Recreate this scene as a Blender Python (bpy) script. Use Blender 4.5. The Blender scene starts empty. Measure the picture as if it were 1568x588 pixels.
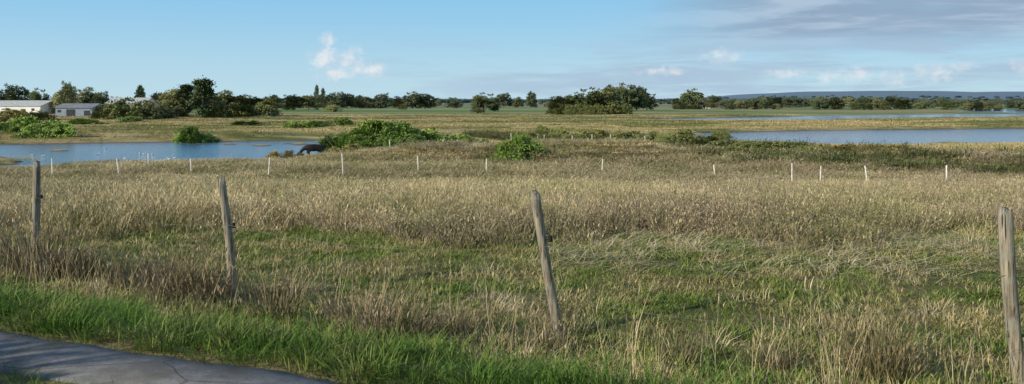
import bpy, math, random
import numpy as np
from mathutils import Vector
random.seed(7); rng=np.random.default_rng(7)
scene=bpy.context.scene
scene.view_settings.view_transform='Standard'; scene.view_settings.look='None'; scene.view_settings.exposure=0

# ------------------------------------------------------------------ helpers
def hsh(i,j,s):
    v=np.sin(i*127.1+j*311.7+s*74.7)*43758.5453
    return v-np.floor(v)
def vnoise(x,y,s=0):
    x=np.asarray(x,float);y=np.asarray(y,float)
    xi=np.floor(x);yi=np.floor(y);fx=x-xi;fy=y-yi
    fx=fx*fx*(3-2*fx);fy=fy*fy*(3-2*fy)
    a=hsh(xi,yi,s);b=hsh(xi+1,yi,s);c=hsh(xi,yi+1,s);d=hsh(xi+1,yi+1,s)
    return (a*(1-fx)+b*fx)*(1-fy)+(c*(1-fx)+d*fx)*fy
def fbm(x,y,s=0,o=4):
    t=0;a=.5;n=0
    for k in range(o):
        t=t+a*vnoise(np.asarray(x)*2**k,np.asarray(y)*2**k,s+k*3.1);n+=a;a*=.5
    return t/n
def sstep(a,b,x):
    t=np.clip((x-a)/(b-a),0,1);return t*t*(3-2*t)
def segd(x,y,poly,closed=False):
    best=np.full(np.shape(x),1e9);n=len(poly)
    for i in range(n if closed else n-1):
        ax,ay=poly[i];bx,by=poly[(i+1)%n];dx=bx-ax;dy=by-ay
        t=np.clip(((x-ax)*dx+(y-ay)*dy)/(dx*dx+dy*dy),0,1)
        best=np.minimum(best,np.hypot(x-ax-t*dx,y-ay-t*dy))
    return best
def sdf(x,y,poly):
    d=segd(x,y,poly,True);ins=np.zeros(np.shape(x),bool);n=len(poly)
    for i in range(n):
        ax,ay=poly[i];bx,by=poly[(i+1)%n]
        c=(ay>y)!=(by>y)
        ins^=c&(x<(bx-ax)*(y-ay)/((by-ay) if by!=ay else 1e-9)+ax)
    return np.where(ins,-d,d)
def bd(lst): return [(b*d,d) for b,d in lst]     # survey style: bearing tangent, distance north

# ------------------------------------------------------------------ terrain
WATER=-3.45
PONDS=[bd([(-.75,110),(-.577,112),(-.467,116),(-.37,119),(-.268,123),(-.195,123),(-.170,101),(-.187,84),(-.26,79),(-.356,75),(-.445,73),(-.577,67),(-.75,64)]),
 bd([(-.095,140),(-.06,140),(-.05,158),(-.1,158)]),
 bd([(.20,154),(.34,166),(.45,172),(.6,180),(.85,182),(.85,122),(.577,114),(.454,107),(.343,107),(.22,118)]),
 bd([(.14,268),(.365,345),(.51,385),(.70,400),(.72,300),(.505,284),(.343,245),(.20,236),(.14,245)]),
 bd([(.48,410),(.54,620),(.9,760),(1.2,700),(.9,430),(.58,400)]),
 bd([(-.02,255),(.03,275),(.12,272),(.1,250)])]
LEV=[([(-190,118),(-70,129),(-22,132),(2,142),(20,172)],4.5,.6),
 ([(-240,190),(-40,205),(60,215),(150,205)],6,.35),
 ([(17,92),(36,86),(60,87),(110,92)],4.5,.5),
 ([(26,190),(80,196),(150,206)],6,.3),
 ([(-300,255),(-60,262),(10,240)],6,.5)]
MND=[(6.8,76,7.5,4.5,1.5),(-8,77,8,4,.95),(35,69,14,5,.7),(14,90,7,4,.45)]
DITCH=[(-3,130),(7,103),(15,84),(22,70),(34,64),(60,60)]
ISL=[(-46,80,1.5,.35),(-44,77.5,1.0,.28),(-47,77,.8,.28),(-31,110,1.5,.22),(-27,113,1.1,.3),(-24,108,.9,.22),(-50,98,1.0,.25),(-29,114,1,.25),(-36,113,1,.2)]
def svn(x,y): return y+.435*x
def height(x,y):
    x=np.asarray(x,float);y=np.asarray(y,float)
    s=svn(x,y)
    lane=sstep(7.3,4.95,s)*.4
    n=(fbm(x*.45,y*.45,3)-.5)*.14*sstep(5.0,8.0,s)
    ed=13.6-.05*np.clip(x,-10,16)
    z=-3*np.clip((y-ed)/(50-ed),0,1)+lane+n
    m=sstep(45,62,y)
    z=z+m*((fbm(x/22,y/11,9)-.5)*.55)
    for l,w,h in LEV: 
        z=z+h*np.exp(-(segd(x,y,l)/w)**2)*(.8+.4*vnoise(x/9,y/9,4))
    for a,b,rx,ry,h in MND: z=z+h*np.exp(-((x-a)/rx)**2-((y-b)/ry)**2)*(.8+.4*vnoise(x/3,y/3,5))
    z=z-.45*np.exp(-(segd(x,y,DITCH)/1.8)**2)
    z=np.where(y>52,np.maximum(z,-3.38),z)
    wob=(fbm(x/7,y/5,21)-.5)*5*sstep(60,90,y)
    for k,p in enumerate(PONDS):
        sd=sdf(x,y,p)+wob*(1 if k<3 else 1.6)
        z=np.minimum(z,WATER+np.clip(sd*.17,-.6,40))
    for a,b,r,h in ISL: z=np.maximum(z,WATER-.3+(.3+h)*np.exp(-((x-a)**2+(y-b)**2)/(r*r)*.6))
    z=z+4.2*sstep(650,2400,y)
    b=x/np.maximum(y,1)
    z=z+sstep(2600,4800,y)*(sstep(.14,.34,b)*54*(.40+1.0*fbm(x/700,y/4000,31,3))+ 6)
    return z
def shore(x,y):
    """distance to the nearest pond edge"""
    return np.minimum.reduce([sdf(x,y,p) for p in PONDS[:4]])
def axis(a,lo,hi,n):
    u=np.linspace(math.asinh(lo/a),math.asinh(hi/a),n);return a*np.sinh(u)
xs=axis(9,-6500,6500,760); ys=axis(9,-60,8000,640)
X,Y=np.meshgrid(xs,ys)
Z=height(X,Y)
def mesh_np(name,v,f,mats=(),smooth=True,fl=4):
    me=bpy.data.meshes.new(name);v=np.asarray(v,np.float32);f=np.asarray(f,np.int32)
    me.vertices.add(len(v));me.vertices.foreach_set('co',v.ravel())
    me.loops.add(f.size);me.loops.foreach_set('vertex_index',f.ravel())
    me.polygons.add(len(f));me.polygons.foreach_set('loop_start',np.arange(len(f),dtype=np.int32)*fl)
    me.polygons.foreach_set('use_smooth',np.full(len(f),smooth))
    me.update(calc_edges=True);me.validate()
    for m in mats: me.materials.append(m)
    return me
def link(name,me,loc=(0,0,0),rot=(0,0,0),scl=(1,1,1),parent=None):
    o=bpy.data.objects.new(name,me);o.location=loc;o.rotation_euler=rot;o.scale=scl
    scene.collection.objects.link(o)
    if parent: o.parent=parent
    return o
def pymesh(name,vs,fs,mats=(),mi=None,smooth=False,hue=None):
    me=bpy.data.meshes.new(name);me.from_pydata([tuple(v) for v in vs],[],fs)
    for m in mats: me.materials.append(m)
    if mi is not None: me.polygons.foreach_set('material_index',mi)
    me.polygons.foreach_set('use_smooth',[smooth]*len(fs))
    if hue is not None:
        a=me.attributes.new('hue','FLOAT','POINT');a.data.foreach_set('value',hue)
    me.update();return me

# ------------------------------------------------------------------ material helpers
class N:
    def __init__(s,nt): s.nt=nt
    def a(s,t,**k):
        n=s.nt.nodes.new(t)
        for q,v in k.items(): setattr(n,q,v)
        return n
    def put(s,sock,v):
        if isinstance(v,bpy.types.NodeSocket): s.nt.links.new(v,sock)
        elif v is not None:
            if isinstance(v,(tuple,list)) and sock.type=='RGBA' and len(v)==3: v=(*v,1)
            sock.default_value=v
    def m(s,op,a,b=None,c=None,clamp=False):
        n=s.a('ShaderNodeMath',operation=op);n.use_clamp=clamp
        for i,v in enumerate((a,b,c)): 
            if v is not None: s.put(n.inputs[i],v)
        return n.outputs[0]
    def mix(s,f,a,b,bt='MIX'):
        n=s.a('ShaderNodeMix',data_type='RGBA',blend_type=bt);s.put(n.inputs[0],f);s.put(n.inputs[6],a);s.put(n.inputs[7],b);return n.outputs[2]
    def ramp(s,v,a,b,lo=0.,hi=1.):
        n=s.a('ShaderNodeMapRange',interpolation_type='SMOOTHSTEP');s.put(n.inputs[0],v);n.inputs[1].default_value=a;n.inputs[2].default_value=b;n.inputs[3].default_value=lo;n.inputs[4].default_value=hi;return n.outputs[0]
    def pos(s): return s.a('ShaderNodeNewGeometry').outputs['Position']
    def xyz(s,v):
        n=s.a('ShaderNodeSeparateXYZ');s.put(n.inputs[0],v);return n.outputs
    def comb(s,x,y,z=0.):
        n=s.a('ShaderNodeCombineXYZ')
        for i,v in enumerate((x,y,z)): s.put(n.inputs[i],v)
        return n.outputs[0]
    def scale(s,v,sc,off=(0,0,0)):
        n=s.a('ShaderNodeMapping');s.put(n.inputs[0],v);n.inputs[3].default_value=sc;n.inputs[1].default_value=off;return n.outputs[0]
    def noise(s,v,sc,det=4,rough=.55,dist=0.):
        n=s.a('ShaderNodeTexNoise');s.put(n.inputs['Vector'],v);n.inputs['Scale'].default_value=sc;n.inputs['Detail'].default_value=det;n.inputs['Roughness'].default_value=rough;n.inputs['Distortion'].default_value=dist;return n.outputs[0]
    def bump(s,h,st,dist=.1):
        n=s.a('ShaderNodeBump');s.put(n.inputs['Height'],h);n.inputs['Strength'].default_value=st;n.inputs['Distance'].default_value=dist;return n.outputs[0]
def newmat(name):
    m=bpy.data.materials.new(name);m.use_nodes=True;nt=m.node_tree;b=nt.nodes['Principled BSDF'];b.inputs['Roughness'].default_value=.85
    b.inputs['Specular IOR Level'].default_value=.2
    return m,N(nt),b
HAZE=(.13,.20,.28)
def haze(n,col):  # aerial haze painted into the base colour, bluer with distance along Y
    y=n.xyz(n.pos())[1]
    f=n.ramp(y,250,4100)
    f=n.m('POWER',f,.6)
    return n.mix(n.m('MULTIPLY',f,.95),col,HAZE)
def plain(name,c,rough=.8,var=.25,sc=3.,bumpst=0,metal=0):
    m,n,b=newmat(name)
    t=n.a('ShaderNodeTexCoord').outputs['Object']
    f=n.noise(t,sc,5)
    dark=tuple(q*(1-var) for q in c);lite=tuple(min(1,q*(1+var)) for q in c)
    n.put(b.inputs['Base Color'],n.mix(n.ramp(f,.35,.65),dark,lite));b.inputs['Roughness'].default_value=rough;b.inputs['Metallic'].default_value=metal
    if bumpst: n.put(b.inputs['Normal'],n.bump(n.noise(t,sc*4,5),bumpst,.02))
    return m
def marsh_fac(n,p):
    return n.ramp(n.noise(n.scale(p,(.022,.075,.02)),1,5,.6),.44,.57)
def blade_mat(name,A,B,C,D,nsc,far=False,marsh=False,trans=0.,lo=.42,hi=.6,rv=.45):
    m,n,b=newmat(name);p=n.pos()
    h=n.a('ShaderNodeAttribute',attribute_name='hue').outputs['Fac']
    f=marsh_fac(n,p) if marsh else n.ramp(n.noise(p,nsc,5,.62),lo,hi)
    col=n.mix(f,n.mix(h,A,B),n.mix(h,C,D))
    r=n.a('ShaderNodeObjectInfo').outputs['Random']
    col=n.mix(1.,col,n.comb(*[n.m('MULTIPLY_ADD',r,rv,1-rv/2)]*3),'MULTIPLY')
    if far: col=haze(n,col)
    n.put(b.inputs['Base Color'],col);b.inputs['Roughness'].default_value=.7
    if trans:
        tr=n.a('ShaderNodeBsdfTranslucent');n.put(tr.inputs[0],col)
        mx=n.a('ShaderNodeMixShader');mx.inputs[0].default_value=trans
        n.nt.links.new(b.outputs[0],mx.inputs[1]);n.nt.links.new(tr.outputs[0],mx.inputs[2])
        n.nt.links.new(mx.outputs[0],n.nt.nodes['Material Output'].inputs[0])
    return m
# ---- ground material
gm,n,b=newmat('ground_soil_and_grass')
p=n.pos();px,py,pz=n.xyz(p)
fine=n.noise(p,6,6,.7);mid=n.noise(p,.55,5,.6)
near=n.mix(n.ramp(mid,.40,.6),(.07,.09,.022),(.16,.14,.06))
near=n.mix(n.ramp(fine,.45,.7),near,(.11,.085,.042))
mf=marsh_fac(n,p)
marsh=n.mix(mf,(.34,.28,.13),(.13,.155,.05))
marsh=n.mix(n.ramp(n.noise(n.scale(p,(.05,.3,.1)),1,6,.7),.47,.62),marsh,(.40,.33,.17))
marsh=n.mix(n.ramp(n.noise(p,.6,6,.75),.55,.7),marsh,(.12,.125,.045))
farf=n.ramp(n.noise(n.scale(p,(.0035,.012,.01)),1,2,.5),.47,.53)
farc=n.mix(farf,(.10,.19,.045),(.27,.24,.11))
c=n.mix(n.ramp(py,16,48),near,marsh)
c=n.mix(n.ramp(py,300,420),c,farc)
c=n.mix(n.ramp(py,1300,2600),c,n.mix(n.ramp(n.noise(n.scale(p,(.004,.002,.004)),1,4,.6),.45,.55),(.03,.055,.03),(.12,.15,.06)))
mud=n.ramp(pz,-3.39,-3.33)
mudm=n.m('MULTIPLY',n.m('SUBTRACT',1.,mud),n.ramp(py,50,60))
c=n.mix(mudm,c,(.15,.125,.085))
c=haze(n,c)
n.put(b.inputs['Base Color'],c);b.inputs['Roughness'].default_value=.95
n.put(b.inputs['Normal'],n.bump(n.m('ADD',n.noise(p,12,5),n.noise(p,1.2,5)),.7,.12))
nx,ny=len(xs),len(ys)
I=(np.arange(ny-1)[:,None]*nx+np.arange(nx-1)[None,:]).ravel()
F=np.stack([I,I+1,I+nx+1,I+nx],1)
link('ground',mesh_np('ground',np.stack([X,Y,Z],-1).reshape(-1,3),F,[gm]))
# ---- water
wm,n,b=newmat('pond_water')
p=n.pos()
b.inputs['Base Color'].default_value=(.09,.20,.36,1);b.inputs['Roughness'].default_value=.08;b.inputs['IOR'].default_value=1.333;b.inputs['Specular IOR Level'].default_value=.5
n.put(b.inputs['Normal'],n.bump(n.m('ADD',n.noise(n.scale(p,(1,2.2,1)),1.6,3),n.noise(n.scale(p,(.1,.35,1)),1,3)),.45,.14))
link('water',mesh_np('water',[(-900,58,WATER),(1200,58,WATER),(1200,900,WATER),(-900,900,WATER)],[[0,1,2,3]],[wm]))

# ------------------------------------------------------------------ lane (two paved wheel strips)
pm,n,b=newmat('lane_concrete');p=n.pos()
c=n.mix(n.ramp(n.noise(p,9,8,.75),.35,.65),(.15,.152,.16),(.25,.25,.255))
c=n.mix(n.ramp(n.noise(p,90,3,.8),.5,.7),c,(.10,.10,.10))
c=n.mix(n.m('MULTIPLY',n.ramp(n.noise(p,1.7,5),.52,.68),.6),c,(.11,.10,.075))
vor=n.a('ShaderNodeTexVoronoi',feature='DISTANCE_TO_EDGE');n.put(vor.inputs['Vector'],n.mix(.12,p,n.a('ShaderNodeTexNoise').outputs['Color']));vor.inputs['Scale'].default_value=.8
c=n.mix(n.ramp(vor.outputs['Distance'],.006,.0),c,(.07,.07,.06))
n.put(b.inputs['Base Color'],c);n.put(b.inputs['Normal'],n.bump(n.noise(p,70,6,.8),.6,.012))
for s0,s1 in ((4.08,4.76),(2.2,2.85)):
    vs=[];fs=[];k=0
    for i,x in enumerate(np.arange(-45,30,.2)):
        w=(vnoise(x*1.3,s0,2)-.5)*.09+(vnoise(x*5,s0,4)-.5)*.04;w2=(vnoise(x*1.3,s1,8)-.5)*.11+(vnoise(x*5,s1,4)-.5)*.05
        for s,z in ((s0+w-.03,.37),(s0+w,.41),((s0+s1)/2,.418),(s1+w2,.41),(s1+w2+.03,.37)):
            vs.append((x,s-.435*x,z))
        if i: 
            for q in range(4): fs.append((k-5+q,k+q,k+1+q,k-4+q))
        k+=5
    link('paved_path',pymesh('paved_path',vs,[f[::-1] for f in fs],[pm],smooth=True))

# ------------------------------------------------------------------ scatter
def scatter(name,pts,rot,scl,objs,idx=None):
    pts=np.asarray(pts,np.float32);k=len(pts)
    me=bpy.data.meshes.new(name);me.vertices.add(k);me.vertices.foreach_set('co',pts.ravel())
    a=me.attributes.new('rot','FLOAT_VECTOR','POINT');a.data.foreach_set('vector',np.asarray(rot,np.float32).ravel())
    a=me.attributes.new('scl','FLOAT_VECTOR','POINT');a.data.foreach_set('vector',np.asarray(scl,np.float32).ravel())
    if idx is None: idx=rng.integers(0,len(objs),k)
    a=me.attributes.new('idx','INT','POINT');a.data.foreach_set('value',np.asarray(idx,np.int32))
    o=link(name,me)
    col=bpy.data.collections.new(name+'_parts')
    for i,mm in enumerate(objs):
        ob=bpy.data.objects.new('%s_part_%02d'%(name,i),mm);col.objects.link(ob)
    ng=bpy.data.node_groups.new(name,'GeometryNodeTree')
    ng.interface.new_socket('Geometry',in_out='INPUT',socket_type='NodeSocketGeometry')
    ng.interface.new_socket('Geometry',in_out='OUTPUT',socket_type='NodeSocketGeometry')
    A=ng.nodes.new;gi=A('NodeGroupInput');go=A('NodeGroupOutput');ip=A('GeometryNodeInstanceOnPoints');ci=A('GeometryNodeCollectionInfo')
    ci.inputs['Collection'].default_value=col;ci.inputs['Separate Children'].default_value=True;ci.inputs['Reset Children'].default_value=True
    def na(nm,t):
        q=A('GeometryNodeInputNamedAttribute');q.data_type=t;q.inputs[0].default_value=nm
        return [s for s in q.outputs if s.enabled][0]
    L=ng.links.new
    L(gi.outputs[0],ip.inputs['Points']);L(ci.outputs[0],ip.inputs['Instance']);ip.inputs['Pick Instance'].default_value=True
    L(na('idx','INT'),ip.inputs['Instance Index']);L(na('rot','FLOAT_VECTOR'),ip.inputs['Rotation']);L(na('scl','FLOAT_VECTOR'),ip.inputs['Scale'])
    L(ip.outputs[0],go.inputs[0])
    md=o.modifiers.new('scatter','NODES');md.node_group=ng
    return o
def blades(B,k,h0,h1,spread,w,bend,seed=0.,flat=0.,hbias=0.,sl=.06,cx=0,cy=0,mat=0,lean0=.25,dirb=None):
    vs,fs,hu,mi=B
    for i in range(k):
        r=spread*math.sqrt(random.random());a=random.random()*6.283;x=r*math.cos(a)+cx;y=r*math.sin(a)+cy
        da=(a+random.uniform(-1,1)) if dirb is None else dirb+random.uniform(-1.2,1.2)
        h=h0+(h1-h0)*random.random()**1.6;bb=bend*random.uniform(.2,1.2)*h;lean=random.uniform(0,lean0)*h
        if random.random()<flat: h*=.25;bb*=2.2
        dx,dy=math.cos(da),math.sin(da);wa=da+1.57+random.uniform(-.5,.5);wx,wy=math.cos(wa)*w*random.uniform(.6,1.3),math.sin(wa)*w*random.uniform(.6,1.3)
        u=min(1,max(0,random.random()+hbias));o=len(vs)
        for t,ww in ((0,.7),(.5,1)):
            q=lean*t+bb*t*t
            for sg in (-.5,.5): vs.append((x+dx*q+wx*ww*sg,y+dy*q+wy*ww*sg,h*t*(1-.25*bend*t)-.02))
        q=lean+bb;top=(x+dx*q,y+dy*q,h*(1-.25*bend)-.02);vs.append(top)
        fs+=[(o,o+1,o+3,o+2),(o+2,o+3,o+4)];hu+=[u]*5;mi+=[mat]*2
        if random.random()<seed:
            L=random.uniform(.6,1.3)*sl;W=w*1.2
            ax=(1,0) if random.random()<.5 else (0,1)
            o=len(vs);tx,ty,tz=top
            vs+=[(tx,ty,tz-L),(tx+ax[0]*W,ty+ax[1]*W,tz-L*.4),(tx+dx*.02,ty+dy*.02,tz+L*.35),(tx-ax[0]*W,ty-ax[1]*W,tz-L*.4)]
            fs.append((o,o+1,o+2,o+3));hu+=[min(1,u+.35)]*4;mi.append(mat)
def tuft(name,mat,*a,**k):
    B=([],[],[],[]);blades(B,*a,**k)
    return pymesh(name,B[0],B[1],[mat],B[3],hue=B[2])
def patch(name,mats,R,nsub,spec):
    """a round sod of many small clumps; spec() gives the parameters of one clump"""
    B=([],[],[],[])
    for i in range(nsub):
        r=R*math.sqrt(random.random());a=random.random()*6.283
        blades(B,cx=r*math.cos(a),cy=r*math.sin(a),**spec(r/R))
    return pymesh(name,B[0],B[1],mats,B[3],hue=B[2])
def rows(y0,y1,R,ref,ov=1.15,wid=.66,pad=2.):
    X_=[];Y_=[];S_=[];y=y0
    while y<y1:
        sc=max(1,y/ref);st=R*sc*ov;h=wid*y+pad
        xx=np.arange(-h,h,st)+rng.uniform(-.35,.35,len(np.arange(-h,h,st)))*st
        X_.append(xx);Y_.append(y+rng.uniform(-.35,.35,len(xx))*st);S_.append(np.full(len(xx),sc));y+=st
    return np.concatenate(X_),np.concatenate(Y_),np.concatenate(S_)
def place(x,y,smin,smax,tilt=.12,zoff=0.,sz=None):
    x=np.asarray(x);y=np.asarray(y);z=height(x,y)+zoff;k=len(x)
    rot=np.stack([rng.uniform(-tilt,tilt,k),rng.uniform(-tilt,tilt,k),rng.uniform(0,6.283,k)],1)
    s=rng.uniform(smin,smax,k)*(1 if sz is None else sz)
    zz=s*rng.uniform(.8,1.2,k)
    return np.stack([x,y,z],1),rot,np.stack([s,s,zz],1)

GREEN=blade_mat('lush_grass',(.055,.13,.016),(.125,.225,.04),(.09,.155,.028),(.25,.29,.09),1.5,trans=.2)
FIELD=blade_mat('grazed_grass',(.085,.155,.024),(.20,.255,.06),(.18,.18,.058),(.46,.39,.20),.9,lo=.44,hi=.60,rv=.25)
STRAW=blade_mat('dry_straw',(.44,.365,.22),(.62,.54,.36),(.33,.27,.16),(.52,.44,.28),.8)
TALL=blade_mat('tall_dry_grass',(.43,.355,.195),(.65,.55,.345),(.18,.20,.07),(.43,.375,.20),.3,rv=.3,lo=.44,hi=.56)
WEED=blade_mat('brown_weeds',(.16,.135,.075),(.41,.34,.245),(.12,.145,.05),(.32,.285,.165),.25)
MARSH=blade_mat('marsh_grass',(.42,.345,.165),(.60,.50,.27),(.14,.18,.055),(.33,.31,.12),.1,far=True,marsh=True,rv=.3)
DARK=blade_mat('dark_scrub_blades',(.035,.06,.018),(.10,.12,.045),(.055,.08,.025),(.14,.135,.06),.3)

U=random.uniform
# verge of lush grass next to the path
def band(k,x0,x1,s0,s1):
    x=rng.uniform(x0,x1,k);s=rng.uniform(s0,s1,k);return x,s-.435*x,s
lush=[tuft('lush_%d'%i,GREEN,60,.06,.23,.17,.007,1.0) for i in range(5)]
x,y,s=band(2900,-14,7,4.86,6.7)
lim=6.55-.13*np.clip(x+4,0,9)+(fbm(x*1.2,y*1.2,2)-.5)*1.9
kp=rng.random(len(x))<np.clip((lim-s)/.7,0,1)
x2,y2,s2=band(800,-10,6,2.98,3.96)
P,R,S=place(np.r_[x[kp],x2],np.r_[y[kp],y2],.6,1.25,.25)
S[:,2]*=.6+.8*fbm(P[:,0]*1.5,P[:,1]*1.5,19)
S[kp.sum():]*=.6
scatter('verge_grass',P,R,S,lush)
# ragged dry grass under the fence
dry=[tuft('fence_dry_%d'%i,STRAW,22,.12,.5,.18,.0045,.6,.15) for i in range(3)]+[tuft('fence_weed_%d'%i,WEED,34,.12,.36,.16,.006,.7,.3,sl=.04) for i in range(3)]
x,y,s=band(1600,-14,8,5.6,8.9)
cl=fbm(x*.8,y*.8,12)
kp=(rng.random(len(x))<np.exp(-((s-7.25)/.65)**2)*sstep(.40,.6,cl)*1.1)
P,R,S=place(x[kp],y[kp],.5,1.05,.25);scatter('fence_line_grass',P,R,S,dry)
# clumps of dead stems at the fence
DEAD=blade_mat('dead_stems',(.12,.10,.06),(.31,.25,.175),(.10,.095,.04),(.26,.21,.12),1.2)
hv=[tuft('dead_clump_%d'%i,DEAD,230,.2,.66,.22,.007,.6,.4,sl=.04) for i in range(3)]
pp=[(-3.35,9.2),(-3.1,8.95),(-3.7,9.5),(-3.5,9.0),(-6.1,11.2),(-5.75,10.7),(-.75,7.6),(-1.0,7.5),(-.5,7.75),(-5.0,10.2),(-5.2,10.5),(-6.9,11.6),(.25,7.35),(1.3,6.9),(2.0,6.7),(-1.5,8.0),(-7.6,11.9),(-4.1,9.6),(-1.2,7.3),(-.9,7.2),(2.7,6.5),(-5.4,10.2),(-6.6,10.9),(-2.2,8.2)]
P,R,S=place([a for a,_ in pp],[a for _,a in pp],.8,1.25);S[6:9]*=.8;S[12:16]*=.65;scatter('dead_weed_clump',P,R,S,hv)
# fine tall stalks by the fence
st=[tuft('stalk_%d'%i,STRAW,6,.4,1.0,.14,.0032,.3,.6,sl=.07) for i in range(3)]
x,y,s=band(260,-12,8,6.3,8.2);P,R,S=place(x,y,.6,1.1,.15);scatter('dry_stalks',P,R,S,st)

# grazed field: sods of short clumps
def fspec(q):
    r=random.random()
    if r<.66: return dict(k=28,h0=.02,h1=U(.04,.10),spread=U(.07,.14),w=.009,bend=.9,hbias=U(-.6,.05))
    if r<.91: return dict(k=22,h0=.03,h1=U(.07,.16),spread=U(.05,.1),w=.0065,bend=.9,flat=.3,hbias=U(.1,.6))
    return dict(k=14,h0=.06,h1=U(.12,.26),spread=.08,w=.005,bend=.8,seed=.15,hbias=.5,flat=.2,sl=.03)
fp=[patch('field_sod_%d'%i,[FIELD],.85,105,fspec) for i in range(7)]
x,y,sc=rows(5.0,15.4,.85,30,.95)
kp=(svn(x,y)>5.9)&(y<14.9-.05*x)
P,R,S=place(x[kp],y[kp],.9,1.15,.02);S[:,2]*=.45+1.1*fbm(x[kp]*.6,y[kp]*.6,8)
scatter('field_grass',P,R,S,fp)
ts=[tuft('tussock_%d'%i,STRAW,44,.04,.2,.15,.0045,1.0,.05,.4) for i in range(3)]
k=3000;y=rng.uniform(6,15.0,k);x=rng.uniform(-1,1,k)*(y*.66+2);s=svn(x,y)
kp=(s>6.4)&(rng.random(k)<sstep(.50,.66,fbm(x*.9,y*1.3,51)+.05*sstep(-2,4,x))*.6+.03)
P,R,S=place(x[kp],y[kp],.5,1.2,.3);scatter('straw_tussocks',P,R,S,ts)
# cut straw lying on the ground
vs=[];fs=[];hu=[]
for i in range(130):
    L=random.uniform(.04,.22);a=random.gauss(.5,.7);w=.003
    dx,dy=math.cos(a)*L,math.sin(a)*L;wx,wy=-math.sin(a)*w,math.cos(a)*w;o=len(vs);t=random.uniform(-.04,.04)
    cx,cy=random.gauss(0,.6),random.gauss(0,.3);cz=random.uniform(.04,.09)
    vs+=[(cx-dx-wx,cy-dy-wy,cz-t),(cx+dx-wx,cy+dy-wy,cz+t),(cx+dx+wx,cy+dy+wy,cz+t),(cx-dx+wx,cy-dy+wy,cz-t)]
    fs.append((o,o+1,o+2,o+3));hu+=[random.random()]*4
lay=pymesh('lying_straw',vs,fs,[STRAW],hue=hu)
k=24;y=rng.uniform(9.5,13.4,k);x=rng.uniform(.05,1,k)*y*.6+.5
P,R,S=place(x,y,.7,1.3,.03);R[:,2]=rng.uniform(-.8,.8,k);scatter('cut_straw',P,R,S,[lay])

# tall dry grass on the slope
def tspec(q):
    r=random.random();hs=U(.45,1.2)*(1-.25*q)
    if r<.75: return dict(k=34,h0=.15*hs,h1=.74*hs,spread=U(.1,.25),w=.0095,bend=U(.4,.8),seed=.22,hbias=U(-.45,.35),mat=0,sl=.05)
    return dict(k=30,h0=.12*hs,h1=.62*hs,spread=U(.1,.25),w=.0095,bend=.45,seed=.5,hbias=U(-.3,.3),mat=1,sl=.03)
def wspec(q):
    r=random.random();hs=U(.5,1.15)*(1-.25*q)
    if r<.3: return dict(k=30,h0=.15*hs,h1=.66*hs,spread=U(.1,.25),w=.0095,bend=U(.4,.8),seed=.25,hbias=U(-.35,.35),mat=0,sl=.05)
    return dict(k=36,h0=.12*hs,h1=.70*hs,spread=U(.1,.25),w=.0095,bend=.4,seed=.7,hbias=U(-.35,.3),mat=1,sl=.03)
tl=[patch('tall_%d'%i,[TALL,WEED],1.1,92,tspec) for i in range(6)]+[patch('weed_%d'%i,[TALL,WEED],1.1,92,wspec) for i in range(4)]
x,y,sc=rows(12.6,84,1.1,24,.78,.66,3)
ed=14.4-.07*x+(fbm(x*.45,x*0+3,5)-.5)*3.6
z=height(x,y);sh_d=shore(x,y)
kp=(y>ed)&(z>WATER+.10)&((rng.random(len(x))>.12)|(y>30))
x=x[kp];y=y[kp];ed=ed[kp];sh_d=sh_d[kp];sc=sc[kp]
wf=fbm(x/7,y/4,61)+np.clip(x/y*.35,-.12,.18)
isw=rng.random(len(x))<sstep(.47,.57,wf)*.95
idx=np.where(isw,rng.integers(6,10,len(x)),rng.integers(0,6,len(x)))
hf=(.42+1.05*fbm(x/2.5,y/2,77))*np.where(y>45,.8,1)*(.75+.25*sstep(0,3.0,y-ed+.3))
P,R,S=place(x,y,.9,1.1,.04);S*=sc[:,None];S[:,2]*=hf/sc**.75
S[:,2]*=.30+.70*sstep(2,12,sh_d)
scatter('tall_dry_grass',P,R,S,tl,idx)
# marsh grass beyond
def mspec(q): 
    hs=U(.5,1.1)*(1-.3*q)
    return dict(k=22,h0=.1*hs,h1=.6*hs,spread=U(.3,.9),w=.045,bend=.6,hbias=U(-.3,.3))
mt=[patch('marsh_%d'%i,[MARSH],2.6,42,mspec) for i in range(6)]
x,y,sc=rows(58,330,2.6,100,.8,.66,4);z=height(x,y)
kp=(z>WATER+.09)&(rng.random(len(x))<.35+.8*fbm(x/12,y/5,70));x=x[kp];y=y[kp];sc=sc[kp]
P,R,S=place(x,y,.85,1.15,.02);S*=sc[:,None];S[:,2]*=(.35+.8*fbm(x/15,y/6,71))*(.30+.70*sstep(0,10,shore(x,y)))/sc
scatter('marsh_grass',P,R,S,mt)
# dark scrub along ditch
dk=[tuft('dark_%d'%i,DARK,110,.25,.65,.6,.03,.5,.1) for i in range(3)]
k=5600;x=rng.uniform(-8,85,k);y=rng.uniform(58,135,k);d=segd(x,y,DITCH)
up=segd(x,y,[(4,114),(18,98),(28,84),(38,78),(60,78),(80,82)])
kp=((d<4.2)|(up<4.2))&(height(x,y)>WATER+.03)&(fbm(x/5,y/4,31)>.36)
P,R,S=place(x[kp],y[kp],1.2,2.0,.15);scatter('dark_marsh_scrub',P,R,S,dk)

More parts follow.
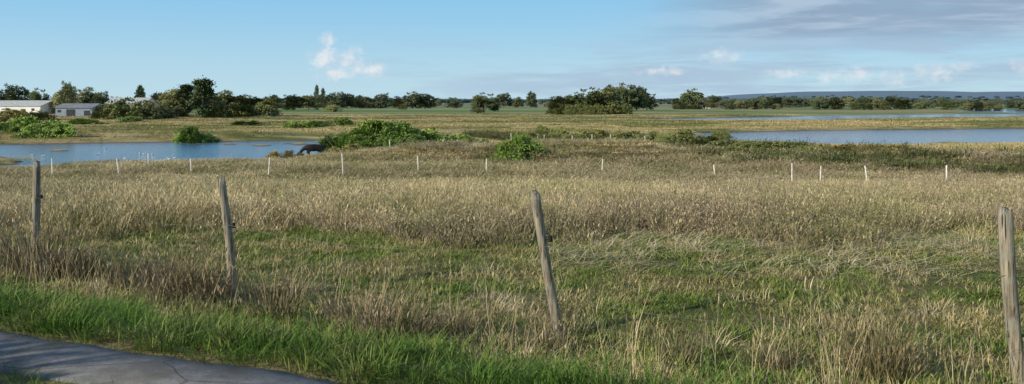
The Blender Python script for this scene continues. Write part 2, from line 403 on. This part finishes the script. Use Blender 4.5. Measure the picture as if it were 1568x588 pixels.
# ------------------------------------------------------------------ trees and shrubs
def leafmat(name,A,B,tr=.0):
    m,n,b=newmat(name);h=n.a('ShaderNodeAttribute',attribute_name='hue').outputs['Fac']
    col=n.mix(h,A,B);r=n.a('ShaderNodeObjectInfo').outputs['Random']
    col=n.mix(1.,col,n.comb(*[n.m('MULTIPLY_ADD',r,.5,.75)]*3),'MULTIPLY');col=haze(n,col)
    n.put(b.inputs['Base Color'],col);b.inputs['Roughness'].default_value=.6
    return m
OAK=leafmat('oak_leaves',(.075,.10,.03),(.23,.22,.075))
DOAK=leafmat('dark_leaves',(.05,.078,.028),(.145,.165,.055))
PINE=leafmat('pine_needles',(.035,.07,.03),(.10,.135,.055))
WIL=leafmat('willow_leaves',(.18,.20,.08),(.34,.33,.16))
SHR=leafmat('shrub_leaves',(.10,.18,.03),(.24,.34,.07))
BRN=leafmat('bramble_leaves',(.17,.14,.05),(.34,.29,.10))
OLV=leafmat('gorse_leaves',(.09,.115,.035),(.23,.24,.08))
BARK=plain('bark',(.15,.12,.09),.9,.3,6)
def tube(vs,fs,mi,hu,a,b,r0,r1,m=7,mat=0):
    a=Vector(a);b=Vector(b);d=(b-a).normalized();u=d.orthogonal().normalized();v=d.cross(u);o=len(vs)
    for c,r in ((a,r0),(b,r1)):
        for i in range(m):
            t=6.2832*i/m;vs.append(tuple(c+u*r*math.cos(t)+v*r*math.sin(t)))
    for i in range(m): fs.append((o+i,o+(i+1)%m,o+m+(i+1)%m,o+m+i));mi.append(mat)
    hu+= [.5]*(2*m)
def leafcloud(vs,fs,mi,hu,c,r,k,ls,mat=1,up=0.):
    ch=random.random()
    for i in range(k):
        g=[random.gauss(0,.5)*r for _ in range(3)]
        p=Vector(c)+Vector((g[0],g[1],g[2]*.75));
        d=Vector((random.gauss(0,1),random.gauss(0,1),random.gauss(0,1)+up)).normalized();e=d.orthogonal().normalized()*ls*random.uniform(.4,.7);d=d*ls*random.uniform(.7,1.3)
        o=len(vs);vs+=[tuple(p-d),tuple(p+e),tuple(p+d),tuple(p-e)];fs.append((o,o+1,o+2,o+3));mi.append(mat)
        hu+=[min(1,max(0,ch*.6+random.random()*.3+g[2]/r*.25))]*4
def tree(name,leaf,H=10.,W=10.,base=.15,kind='round',nc=120,per=30,ls=.34):
    vs=[];fs=[];mi=[];hu=[]
    th=H*(.55 if kind=='round' else .92);tw=H*.03
    tube(vs,fs,mi,hu,(0,0,-.3),(W*.02,0,th*.5),tw,tw*.7);tube(vs,fs,mi,hu,(W*.02,0,th*.5),(0,W*.03,th),tw*.7,tw*.25)
    if kind=='round':
        lobes=[(0,0,H*.5,W*.27)]
        for i in range(11):
            a=i*2.4+random.random();t=(i+.5)/11;zz=H*(base+.15+(.80-base-.15)*t);rr=W*.30*math.sin(min(1,.35+.9*(1-t))*1.57)*random.uniform(.6,1.1)
            lobes.append((rr*math.cos(a),rr*math.sin(a),zz,random.uniform(.15,.21)*W))
        for x,y,z,r in lobes: tube(vs,fs,mi,hu,(0,0,z*.45),(x*.8,y*.8,z*.95),tw*.4,tw*.1,5)
        for i in range(nc):
            x,y,z,r=random.choice(lobes);d=Vector((random.gauss(0,1),random.gauss(0,1),random.gauss(0,1))).normalized()*r*random.uniform(.5,1.1)
            leafcloud(vs,fs,mi,hu,(x+d.x,y+d.y,min(H*.97,max(H*base*.8,z+d.z))),W*.085,per,ls)
    elif kind=='cone':
        for i in range(nc):
            t=random.random()**.8;z=H*(base+(1-base)*t);r=W*.5*(1-t)**.75*random.uniform(.45,1.1)+.1;a=random.random()*6.28
            x,y=r*math.cos(a),r*math.sin(a)
            if i%4==0: tube(vs,fs,mi,hu,(0,0,z-.2),(x,y,z),tw*.2,tw*.06,4)
            leafcloud(vs,fs,mi,hu,(x,y,z),W*.075,per,ls,up=.5)
    elif kind=='pine':
        for i in range(14):
            z=H*random.uniform(base,.97);a=random.random()*6.28;r=W*.5*random.uniform(.3,1)*(1.15-z/H);x,y=r*math.cos(a),r*math.sin(a)
            tube(vs,fs,mi,hu,(0,0,z-H*.08),(x,y,z),tw*.35,tw*.1,5)
            for q in range(nc//14):
                f=random.uniform(.2,1.1);leafcloud(vs,fs,mi,hu,(x*f+random.gauss(0,.4),y*f+random.gauss(0,.4),z+random.gauss(0,.35)),W*.09,per,ls,up=.3)
    return pymesh(name,vs,fs,[BARK,leaf],mi,hue=hu)
def shrub(name,leaf,H=2.,W=4.,nc=80,per=26,ls=.09,up=.8,depth=None):
    vs=[];fs=[];mi=[];hu=[];D=depth or W
    for i in range(9):
        a=random.random()*6.28;tube(vs,fs,mi,hu,(0,0,-.1),(math.cos(a)*W*.3,math.sin(a)*D*.3,H*.7),H*.02,H*.006,4)
    bm=[(random.uniform(-.3,.3)*W,random.uniform(-.3,.3)*D,random.uniform(.6,1)) for _ in range(7)]
    for i in range(nc):
        x,y,t=random.choice(bm);a=random.random()*6.28;r=abs(random.gauss(0,.5));x+=math.cos(a)*r*W*.24;y+=math.sin(a)*r*D*.24
        e=math.sqrt(max(0.05,1-(x/W*2)**2-(y/D*2)**2));z=H*t*e*random.uniform(.1,.97)
        leafcloud(vs,fs,mi,hu,(x,y,z),max(.1,H*.15),per,ls,up=up)
    return pymesh(name,vs,fs,[BARK,leaf],mi,hue=hu)
random.seed(21)
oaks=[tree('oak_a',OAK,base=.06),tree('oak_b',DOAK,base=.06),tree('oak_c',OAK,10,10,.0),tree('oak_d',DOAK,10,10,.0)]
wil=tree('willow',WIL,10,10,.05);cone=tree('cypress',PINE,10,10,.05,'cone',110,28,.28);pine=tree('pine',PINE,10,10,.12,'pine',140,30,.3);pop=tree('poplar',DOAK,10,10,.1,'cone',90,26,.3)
def at(name,me,b,d,h,w,ref=10.,refw=10.):
    x=b*d;z=float(height(x,d));link(name,me,(x,d,z-.1),(0,0,random.random()*6.28),(w/refw,w/refw,h/ref))
TREES=[('oak_tree',1,-.559,420,14,13),('oak_tree',3,-.535,410,11.5,11),('oak_tree',1,-.575,430,12,10),('willow_tree','w',-.5,330,13,7.5),('oak_tree',0,-.482,360,11,11),('oak_tree',1,-.466,375,10,10),('willow_tree','w',-.512,340,9,7),
('cypress_tree','c',-.419,330,10.8,8),('oak_tree',2,-.395,310,8.8,11),('oak_tree',2,-.380,300,10.2,15),('pine_tree','p',-.349,255,11.2,13),('pine_tree','p',-.366,262,9.6,12),('oak_tree',0,-.330,268,8.4,12),('oak_tree',2,-.316,270,7.8,12),('oak_tree',3,-.299,285,7.4,13),('oak_tree',2,-.282,300,6.6,13),
('oak_tree',0,-.268,500,9,15),('oak_tree',1,-.246,520,9.5,15),('oak_tree',2,-.230,540,9.5,15),('poplar_tree','o',-.22,600,15.5,7),('poplar_tree','o',-.213,600,13.5,7),('oak_tree',1,-.2,600,12.5,14),('oak_tree',1,-.186,610,11.5,14),('oak_tree',0,-.172,620,9.5,13),
('oak_tree',1,-.1465,620,11.5,13),('oak_tree',0,-.127,640,9,13),('oak_tree',3,-.112,600,12,16),('oak_tree',1,-.098,605,11.5,17),('oak_tree',3,-.0655,640,8,15),
('oak_tree',3,-.0324,377,9,15),('oak_tree',1,-.0103,650,11.8,15),('oak_tree',0,.0066,670,8.5,9),('oak_tree',1,.022,650,13,10),
('oak_tree',2,.056,350,7.8,15),('oak_tree',3,.072,352,9,13),('oak_tree',3,.089,345,10.8,14),('oak_tree',2,.1075,348,11.4,15),('oak_tree',1,.112,480,14.5,15),('oak_tree',3,.126,480,15.2,17),('oak_tree',1,.1406,485,14.4,17),('oak_tree',0,.152,500,10.4,14),
('oak_tree',3,.203,560,13.4,19),('oak_tree',2,.188,570,8,13),('oak_tree',2,.22,600,8,12),('oak_tree',1,.38,800,10.5,15),('oak_tree',1,.428,790,11.5,12),('oak_tree',0,.41,800,9,16),('oak_tree',0,.36,820,8.5,18),('oak_tree',1,.49,900,8,20)]
for nm,k,b,d,h,w in TREES:
    at(nm,{'w':wil,'c':cone,'p':pine,'o':pop}.get(k) if isinstance(k,str) else oaks[k],b,d,h,w)
random.seed(5)
gsh=[shrub('green_shrub_%d'%i,SHR,2,4,130,32,.10) for i in range(3)]
bsh=[shrub('bramble_%d'%i,BRN,2,4,100,28,.10,.4) for i in range(2)]
osh=[shrub('gorse_%d'%i,OLV,2,4,100,28,.11,.4) for i in range(2)]
for b,d,h,w in [(-.193,99,3.0,6.4),(-.172,97,3.3,7.0),(-.15,98,3.5,7.0),(-.128,96,3.1,7),(-.108,97,2.8,6.8),(-.088,98,2.4,6.2),(-.16,93,2.2,5.6),(-.138,92,2.1,5.6),(-.118,93,1.9,5),(-.068,99,1.8,5.4),(-.135,101,3.1,7),(-.2,103,2.6,6),(.008,70,2.6,4.6),(.022,69.5,2.1,4.2),(-.004,70.5,1.8,3.6),
  (-.357,118,2.8,5.4),(-.367,119,2,4.2),(-.345,118,1.7,4.2),(-.527,120,3.2,6.6),(-.512,120,2.3,5.6),(-.54,121,2.2,5.4),(-.565,142,3.6,10),(-.59,140,3.4,9),(-.553,130,1.6,4.4),(-.24,165,2,6.5),(-.22,170,1.8,6.5),(-.2,180,2.2,8),(-.48,190,1.8,8),(-.43,200,1.8,8),(-.3,185,1.6,7),(-.04,94,1.6,4.2),(-.055,96,1.3,3.6)]:
    at('green_shrub',random.choice(gsh),b,d,h,w,2,4)
for b,d,h,w in [(-.262,77,1.1,3.0),(-.248,76,1.0,2.6),(-.195,78,1.3,3.0),(-.178,79,1.2,3.),(-.56,200,3,9),(-.05,88,1,3),(.375,76,1.7,5.4),(.395,77,1.9,6),(.42,77,1.6,6),(.44,79,1.4,5.4)]:
    at('bramble_bush',random.choice(bsh),b,d,h,w,2,4)
for b,d,h,w in [(-.445,245,5.8,11),(-.43,243,6.2,12),(-.405,245,5.2,11),(-.46,250,4.6,10),(-.415,250,5.7,11),(-.385,258,4.6,10),(-.57,225,3.8,13),(-.54,230,3.2,11),(-.2,420,4,13),(-.31,262,4.6,13),(-.285,275,4.7,13),(-.34,258,4.7,11),(-.325,262,5.2,11),(.05,345,4.5,11),(.07,343,5,12),(.09,340,5,12),(.11,341,5,12),(.125,345,5,11),(.2,550,5,16),(.235,130,1.9,4.4),(.055,118,2.0,4.8),(.03,122,1.9,4.6),(.075,112,1.8,4.6),(.1,108,1.8,4.6),(.12,105,1.9,4.4),(.14,102,1.8,4.6),(.16,98,1.9,4.8),(.18,95,1.7,4.6),(.2,90,1.7,4.6),(.22,86,1.7,4.8),(.24,84,1.5,4.6),(.26,82,1.6,5),(.285,81,1.5,5),(.31,80,1.5,5),(.34,80,1.3,5)]:
    at('gorse_bush',random.choice(osh),b,d,h,w,2,4)
# distant tree masses
k=1000;d=np.exp(rng.uniform(math.log(520),math.log(1300),k));x=rng.uniform(-.8,.8,k)*d
kp=(fbm(x/110,d/120,90)>.46);x=x[kp];d=d[kp];z=height(x,d)
s=rng.uniform(.4,1.0,len(x))*(.6+.8*vnoise(x/60,d/200,17));S=np.stack([s*1.25,s*1.25,s*.9],1);R=np.zeros((len(x),3));R[:,2]=rng.uniform(0,6.28,len(x))
scatter('distant_trees',np.stack([x,d,z-.6],1),R,S,oaks,rng.choice([0,2,3,3],len(x)))
k=1500;d=rng.uniform(1500,3600,k);x=rng.uniform(-.75,.85,k)*d
kp=fbm(x/400,d/300,91)>.42;x=x[kp];d=d[kp];z=height(x,d);s=rng.uniform(.7,1.1,len(x));S=np.stack([s*2.8,s*2.8,s],1);R=np.zeros((len(x),3));R[:,2]=rng.uniform(0,6.28,len(x))
scatter('distant_woodland',np.stack([x,d,z-2],1),R,S,[oaks[3],oaks[2]])
# unseen row of shrubs behind the camera, added to shade lane and lower verge
k=60;x=np.linspace(-34,14,k)+rng.uniform(-.3,.3,k);y=-2.4-.435*x+rng.uniform(-.3,.3,k)
P,R,S=place(x,y,.9,1.1,.03);S*=np.array([.75,.75,1.65]);S[:,2]*=rng.uniform(.7,1.1,k)
scatter('shade_hedge',P,R,S,gsh)

# ------------------------------------------------------------------ buildings
WHITE=plain('white_render',(.78,.78,.76),.7,.06,1.);ROOFL=plain('fibre_cement_roof',(.42,.44,.45),.8,.12,1.)
BLUE=plain('blue_grey_cladding',(.22,.27,.34),.6,.12,1.);ROOFD=plain('slate_roof',(.20,.22,.25),.7,.2,1.);DOOR=plain('dark_opening',(.035,.04,.05),.5,.2,1.)
def box(name,c,sz,mat,par):
    x,y,z=c;a,b_,h=[q/2 for q in sz]
    vs=[(x+i*a,y+j*b_,z+k*h) for k in(-1,1) for j in(-1,1) for i in(-1,1)]
    link(name,pymesh(name,vs,[(0,2,3,1),(4,5,7,6),(0,1,5,4),(2,6,7,3),(0,4,6,2),(1,3,7,5)],[mat]),parent=par)
def shed(name,x,y,W,D,h,rh,wm_,rm,rot=0,doors=((0,3,2.6),),wins=()):
    e=bpy.data.objects.new(name,None);scene.collection.objects.link(e);e.location=(x,y,float(height(x,y))-.1);e.rotation_euler=(0,0,rot)
    vs=[(-W/2,-D/2,-.5),(W/2,-D/2,-.5),(W/2,D/2,-.5),(-W/2,D/2,-.5),(-W/2,-D/2,h),(W/2,-D/2,h),(W/2,D/2,h),(-W/2,D/2,h),(-W/2,0,h+rh),(W/2,0,h+rh)]
    link('walls',pymesh('walls',vs,[(0,1,5,4),(1,2,6,9,5),(2,3,7,6),(3,0,4,8,7)],[wm_]),parent=e)
    o=.35;t=.12;sl=rh/(D/2)
    def pr(yy,zz): return [(-W/2-o,yy,zz),(W/2+o,yy,zz)]
    z0=h-sl*o+.05
    vs=pr(-D/2-o,z0)+pr(0,h+rh+.05)+pr(D/2+o,z0)+pr(-D/2-o,z0+t)+pr(0,h+rh+.05+t)+pr(D/2+o,z0+t)
    fs=[(0,2,3,1),(2,4,5,3),(6,7,9,8),(8,9,11,10),(0,1,7,6),(4,10,11,5),(0,6,8,2),(2,8,10,4),(1,3,9,7),(3,5,11,9)]
    link('roof',pymesh('roof',vs,fs,[rm]),parent=e)
    for i,(dx,w,hh) in enumerate(doors): box('door_%d'%i,(dx,-D/2-.03,hh/2),(w,.08,hh),DOOR,e)
    for i,(dx,w,hh,zz) in enumerate(wins): box('window_%d'%i,(dx,-D/2-.03,zz),(w,.08,hh),DOOR,e)
    return e
shed('white_farm_shed',-.562*342,342,32,14,3.3,2.0,WHITE,ROOFL,-.12,((9,2.0,2.2),),((3,1.6,.9,2.),(13,1.2,.9,2.)))
shed('blue_metal_shed',-.485*300,300,12.5,10,3.1,1.3,BLUE,ROOFD,-.06,((4.6,2.0,2.2),(-1,3,2.6)),((-5,1.2,.8,2.),))
shed('barn',-.428*290,290,13,10,4.3,2.0,WHITE,ROOFL,-.12,((0,3,2.8),),((5,1.4,.9,2.2),))
shed('farmhouse',.215*640,640,9,7,3.4,2.4,WHITE,ROOFD,.1,((0,1.2,2.1),),((-3,1.1,1.3,2),(3,1.1,1.3,2)))

# ------------------------------------------------------------------ fence posts
wd_,n,b=newmat('weathered_wood');t=n.a('ShaderNodeTexCoord').outputs['Object']
g=n.noise(n.scale(t,(38,38,2.2)),1,7,.7,.4);k2=n.noise(t,5,4)
c=n.mix(n.ramp(g,.36,.62),(.13,.115,.09),(.40,.36,.285));c=n.mix(n.ramp(k2,.45,.65),c,(.27,.265,.225));c=n.mix(n.ramp(n.noise(n.scale(t,(60,60,3)),1,3),.60,.66),c,(.035,.028,.022))
n.put(b.inputs['Base Color'],c);n.put(b.inputs['Normal'],n.bump(g,1.,.015))
BLK=plain('black_plastic',(.02,.02,.022),.4,.1,1.);WIRE=plain('galvanised_wire',(.18,.17,.16),.5,.2,5,metal=.6)
def post(name,x,y,H,r,lx,ly,curve,ins):
    vs=[];fs=[];m=18;rings=26;z0=float(height(x,y));sd=random.random()*50
    for k in range(rings+1):
        t=k/rings;zz=-.25+t*(H+.25);q=max(0,zz)/H;cx=lx*q+curve*math.sin(q*3.14);cy=ly*q
        for i in range(m):
            a=6.283*i/m
            rr=r*(1.06-.16*t)*(1+.12*(float(vnoise(math.cos(a)*1.4+sd,math.sin(a)*1.4+zz*2.2,3))-.5)*2+.07*(float(vnoise(math.cos(a)*5+sd,math.sin(a)*5+zz*.6,6))-.5)*2)
            zt=zz+(.018*math.sin(a+sd)+.03*float(vnoise(i*.8,sd)) if k==rings else 0)
            if k==rings: rr*=.88
            vs.append((cx+rr*math.cos(a),cy+rr*math.sin(a),zt))
    for k in range(rings):
        for i in range(m): fs.append((k*m+i,k*m+(i+1)%m,(k+1)*m+(i+1)%m,(k+1)*m+i))
    o=len(vs);vs.append((lx+.004,ly,H-.012))
    for i in range(m): fs.append((rings*m+i,rings*m+(i+1)%m,o))
    mi=[0]*len(fs);hu=[0]*len(vs)
    for zi in ins:
        q=zi/H;cx=lx*q+curve*math.sin(q*3.14);cy=ly*q
        tube(vs,fs,mi,hu,(cx+r*.7,cy-.01,zi),(cx+r*1.7,cy-.03,zi+.005),.009,.012,8,1)
        tube(vs,fs,mi,hu,(cx+r*1.7,cy-.03,zi-.022),(cx+r*1.7,cy-.03,zi+.03),.02,.017,8,1)
    o=link(name,pymesh(name,vs,fs,[wd_,BLK],mi,smooth=True),(x,y,z0))
    return (x,y,z0,H,lx,ly)
random.seed(3)
FP=[(-6.33,11.75,1.24,.048,.03,0,.012,(.8,)),(-2.88,9.15,1.24,.046,-.13,.02,.02,(.78,)),(.42,7.72,1.25,.044,-.22,0,-.012,(.86,)),(3.68,6.42,1.26,.053,-.10,.02,-.02,(.35,)),(-10.2,13.5,1.2,.05,.05,0,.01,(.8,)),(7.2,5.0,1.2,.05,.05,0,.01,(.8,))]
info=[post('wooden_fence_post',*f) for f in FP]
order=[info[4],info[0],info[1],info[2],info[3],info[5]]
vs=[];fs=[];mi=[];hu=[]
for zf in (.36,.8):
    for A_,B_ in zip(order[:-1],order[1:]):
        pa=Vector((A_[0]+A_[4]*zf/1.2+.03,A_[1]-.05,A_[2]+zf));pb=Vector((B_[0]+B_[4]*zf/1.2+.03,B_[1]-.05,B_[2]+zf));pr_=pa
        for k in range(1,13):
            t=k/12;q=pa.lerp(pb,t);q.z-=.12*4*t*(1-t)*(.8 if zf<.5 else 1);tube(vs,fs,mi,hu,pr_,q,.0018,.0018,4);pr_=q
link('fence_wire',pymesh('fence_wire',vs,fs,[WIRE],mi))
# white marsh posts
WP=plain('whitewashed_post',(.66,.65,.60),.8,.2,9.,.3)
def wpost():
    vs=[];fs=[];m=8
    R=[(-.3,.05),(.3,.05),(.9,.047),(1.27,.045),(1.3,.032)]
    for z,r in R:
        for i in range(m): a=6.283*i/m;vs.append((r*math.cos(a)+.02*z*z,r*math.sin(a),z))
    for k in range(len(R)-1):
        for i in range(m): fs.append((k*m+i,k*m+(i+1)%m,(k+1)*m+(i+1)%m,(k+1)*m+i))
    fs.append(tuple((len(R)-1)*m+i for i in range(m)));return pymesh('white_post',vs,fs,[WP])
wp=wpost()
for b,d,h in [(-.518,58,.95),(-.4426,58,1.0),(-.3616,60,.85),(-.2747,57,1.1),(-.19,56.5,1.3),(-.1053,60,1.0),(-.0287,59.5,.85),(.1016,61,.8),(.229,58,.75),(.316,52.5,1.1),(.3476,53,1.),(.4013,52.5,1.),(.4897,48.5,1.1),(-.41,66,.8),
  (-.137,88,1.0),(-.095,88,.95),(-.077,86,1.05),(-.0596,90,.9),(-.0007,110,.95),(.0192,112,.9),(.028,114,.9),(.036,112,.9),(.067,94,1.1),(.0854,100,1.),(.0906,104,1.),(.111,101,1.1),(-.155,104,1.),(.15,96,.9),(.0,98,.9)]:
    x=b*d;link('white_fence_post',wp,(x,d,float(height(x,d))),(random.uniform(-.08,.08),random.uniform(-.1,.1),random.random()*6),(1,1,h))

# ------------------------------------------------------------------ cow
COWM=plain('black_hide',(.018,.016,.015),.5,.3,2.)
def cow(x,y,rz):
    me=bpy.data.meshes.new('cow')
    V=[(.78,0,1.2,.27),(.3,0,1.12,.36),(-.3,0,1.1,.37),(-.68,0,1.14,.25),(-.98,0,.92,.16),(-1.22,0,.62,.14),(-1.4,0,.34,.10),(-1.5,0,.2,.075),
       (1.06,0,1.28,.05),(1.13,0,.85,.025),(1.12,0,.5,.045)]
    E=[(0,1),(1,2),(2,3),(3,4),(4,5),(5,6),(6,7),(0,8),(8,9),(9,10)]
    for sg in (-1,1):
        o=len(V);V+=[(.72,sg*.17,.92,.18),(.56,sg*.2,.70,.11),(.88+.06*sg,sg*.2,.44,.06),(.82+.06*sg,sg*.2,.12,.048),(.77+.06*sg,sg*.2,.02,.058)]
        E+=[(0,o),(o,o+1),(o+1,o+2),(o+2,o+3),(o+3,o+4)]
        o=len(V);V+=[(-.45,sg*.19,.86,.15),(-.44-.08*sg,sg*.19,.44,.065),(-.45-.1*sg,sg*.19,.12,.046),(-.5-.1*sg,sg*.19,.02,.055)]
        E+=[(2,o),(o,o+1),(o+1,o+2),(o+2,o+3)]
    me.from_pydata([v[:3] for v in V],E,[]);me.materials.append(COWM)
    ob=link('cow',me,(x,y,float(height(x,y))),(0,0,rz))
    ob.modifiers.new('skin','SKIN');sv=me.skin_vertices[0].data
    for i,v in enumerate(V): sv[i].radius=(v[3],v[3])
    sv[0].use_root=True
    s=ob.modifiers.new('sub','SUBSURF');s.levels=2;s.render_levels=2
    for sg in (-1,1):
        link('ear',pymesh('ear',[(-1.16,sg*.1,.68),(-1.12,sg*.3,.72),(-1.18,sg*.34,.64),(-1.24,sg*.12,.6),(-1.13,sg*.22,.62)],[(0,1,4),(1,2,4),(2,3,4),(3,0,4),(0,3,2,1)],[COWM],smooth=True),parent=ob)
cx_,cy_=-.224*80.5,80.5
cow(cx_,cy_,.3)
# ------------------------------------------------------------------ ducks
DW=plain('white_plumage',(.75,.74,.70),.8,.1,5.)
def duckmesh():
    vs=[];fs=[]
    prof=[(-.30,.10,.01),(-.24,.10,.05),(-.12,.07,.10),(0,.06,.125),(.12,.07,.11),(.19,.10,.07),(.20,.17,.045),(.20,.24,.04),(.22,.29,.048),(.27,.29,.035),(.31,.275,.02),(.35,.27,.012)]
    m=8
    for x,z,r in prof:
        for i in range(m):
            a=6.283*i/m;vs.append((x,r*math.cos(a),z+r*.75*math.sin(a)))
    for k in range(len(prof)-1):
        for i in range(m): fs.append((k*m+i,k*m+(i+1)%m,(k+1)*m+(i+1)%m,(k+1)*m+i))
    return pymesh('duck',vs,fs,[DW],smooth=True)
dm=duckmesh();random.seed(9)
for i in range(10):
    b=random.uniform(-.56,-.36);d=random.uniform(84,104)
    link('duck',dm,(b*d,d,WATER-.01),(0,0,random.random()*6.28),(.7,.7,.65))

# ------------------------------------------------------------------ sky, sun, camera
EL=math.radians(24);sd=Vector((-.84,-.54,0)).normalized()
sun_dir=Vector((sd.x*math.cos(EL),sd.y*math.cos(EL),math.sin(EL)))
L=bpy.data.lights.new('sun','SUN');L.energy=5.0;L.angle=math.radians(.5);L.color=(1,.88,.67)
so=bpy.data.objects.new('sun',L);scene.collection.objects.link(so);so.rotation_euler=sun_dir.to_track_quat('Z','Y').to_euler();so.location=(-20,-20,30)
w=bpy.data.worlds.new('World');scene.world=w;w.use_nodes=True;n=N(w.node_tree);bg=w.node_tree.nodes['Background']
sky=n.a('ShaderNodeTexSky',sky_type='NISHITA');sky.sun_disc=False;sky.sun_elevation=EL;sky.sun_rotation=math.atan2(sd.x,sd.y);sky.air_density=1.0;sky.dust_density=.1;sky.ozone_density=3.
g=n.a('ShaderNodeTexCoord').outputs['Generated'];dx,dy,dz=n.xyz(g)
az=n.m('ARCTAN2',dx,dy);el=n.m('ARCSINE',dz)
grad=n.mix(n.ramp(el,-.01,.13),(5.0,7.2,8.3),(2.7,5.8,8.5))
grad=n.mix(n.ramp(el,.12,.7),grad,(.9,1.9,4.0))
base=n.mix(.93,sky.outputs[0],grad)
v=n.comb(n.m('MULTIPLY',az,2.6),n.m('MULTIPLY',el,22.),4.3)
s1=n.noise(v,1.,7,.6,.4)
band1=n.m('MULTIPLY',n.ramp(az,.08,.32),n.ramp(el,.045,.080))
f1=n.m('MULTIPLY',n.ramp(s1,.30,.50),band1)
s1b=n.noise(n.comb(n.m('MULTIPLY',az,6.),n.m('MULTIPLY',el,50.),2.),1.,6,.62,.3)
c1=n.mix(n.m('MULTIPLY',f1,.92),base,n.mix(n.ramp(s1b,.42,.64),(2.9,3.95,5.3),(4.4,5.5,6.8)))
v2=n.comb(n.m('MULTIPLY',az,5.),n.m('MULTIPLY',el,48.),7.7)
s2=n.noise(v2,1.,7,.62,.3)
band2=n.m('MULTIPLY',n.ramp(az,-.3,.1),n.m('MULTIPLY',n.ramp(el,.080,.045),n.ramp(el,-.02,.015)))
f2=n.m('MULTIPLY',n.ramp(s2,.38,.60),band2)
c2=n.mix(n.m('MULTIPLY',f2,.75),c1,(3.9,5.1,6.6))
PF=[(-.208,.047,.018,.017),(-.180,.048,.016,.014),(-.158,.034,.020,.009),(-.205,.067,.010,.009),(-.196,.031,.022,.009),(-.172,.036,.014,.008),(.232,.049,.022,.010),(.372,.027,.016,.010),(.405,.024,.014,.010),(.345,.026,.014,.007),(.443,.030,.02,.012),(.47,.036,.014,.006),(.53,.035,.02,.010),(.17,.033,.03,.005),(.30,.03,.03,.005)]
mx=None
for a,e,ww,hh in PF:
    q=n.m('SQRT',n.m('ADD',n.m('POWER',n.m('ABSOLUTE',n.m('DIVIDE',n.m('SUBTRACT',az,a),ww)),2.),n.m('POWER',n.m('ABSOLUTE',n.m('DIVIDE',n.m('SUBTRACT',el,e),hh)),2.)))
    q=n.m('SUBTRACT',1.,q);mx=q if mx is None else n.m('MAXIMUM',mx,q)
nn=n.noise(n.comb(az,n.m('MULTIPLY',el,1.3),0.),85.,6,.62,.2)
dens=n.m('ADD',mx,n.m('MULTIPLY',n.m('SUBTRACT',nn,.5),2.4))
fa=n.m('MULTIPLY',n.ramp(dens,-.25,.95),.76)
right=n.ramp(az,.0,.25,1.,.75)
fa=n.m('MULTIPLY',fa,right)
sh_=n.noise(n.comb(az,el,3.),60.,4,.5)
cc=n.mix(n.ramp(sh_,.4,.6),(6.0,7.0,8.0),(8.7,8.6,8.6))
c3=n.mix(fa,c2,cc)
w.node_tree.links.new(c3,bg.inputs[0]);bg.inputs[1].default_value=.1
cam=bpy.data.cameras.new('camera');cam.lens=31.18;cam.sensor_width=36;cam.shift_y=-.0886;cam.clip_end=20000;cam.clip_start=.05
co=bpy.data.objects.new('camera',cam);scene.collection.objects.link(co);co.location=(0,0,2.05);co.rotation_euler=(math.radians(90),0,0);scene.camera=co
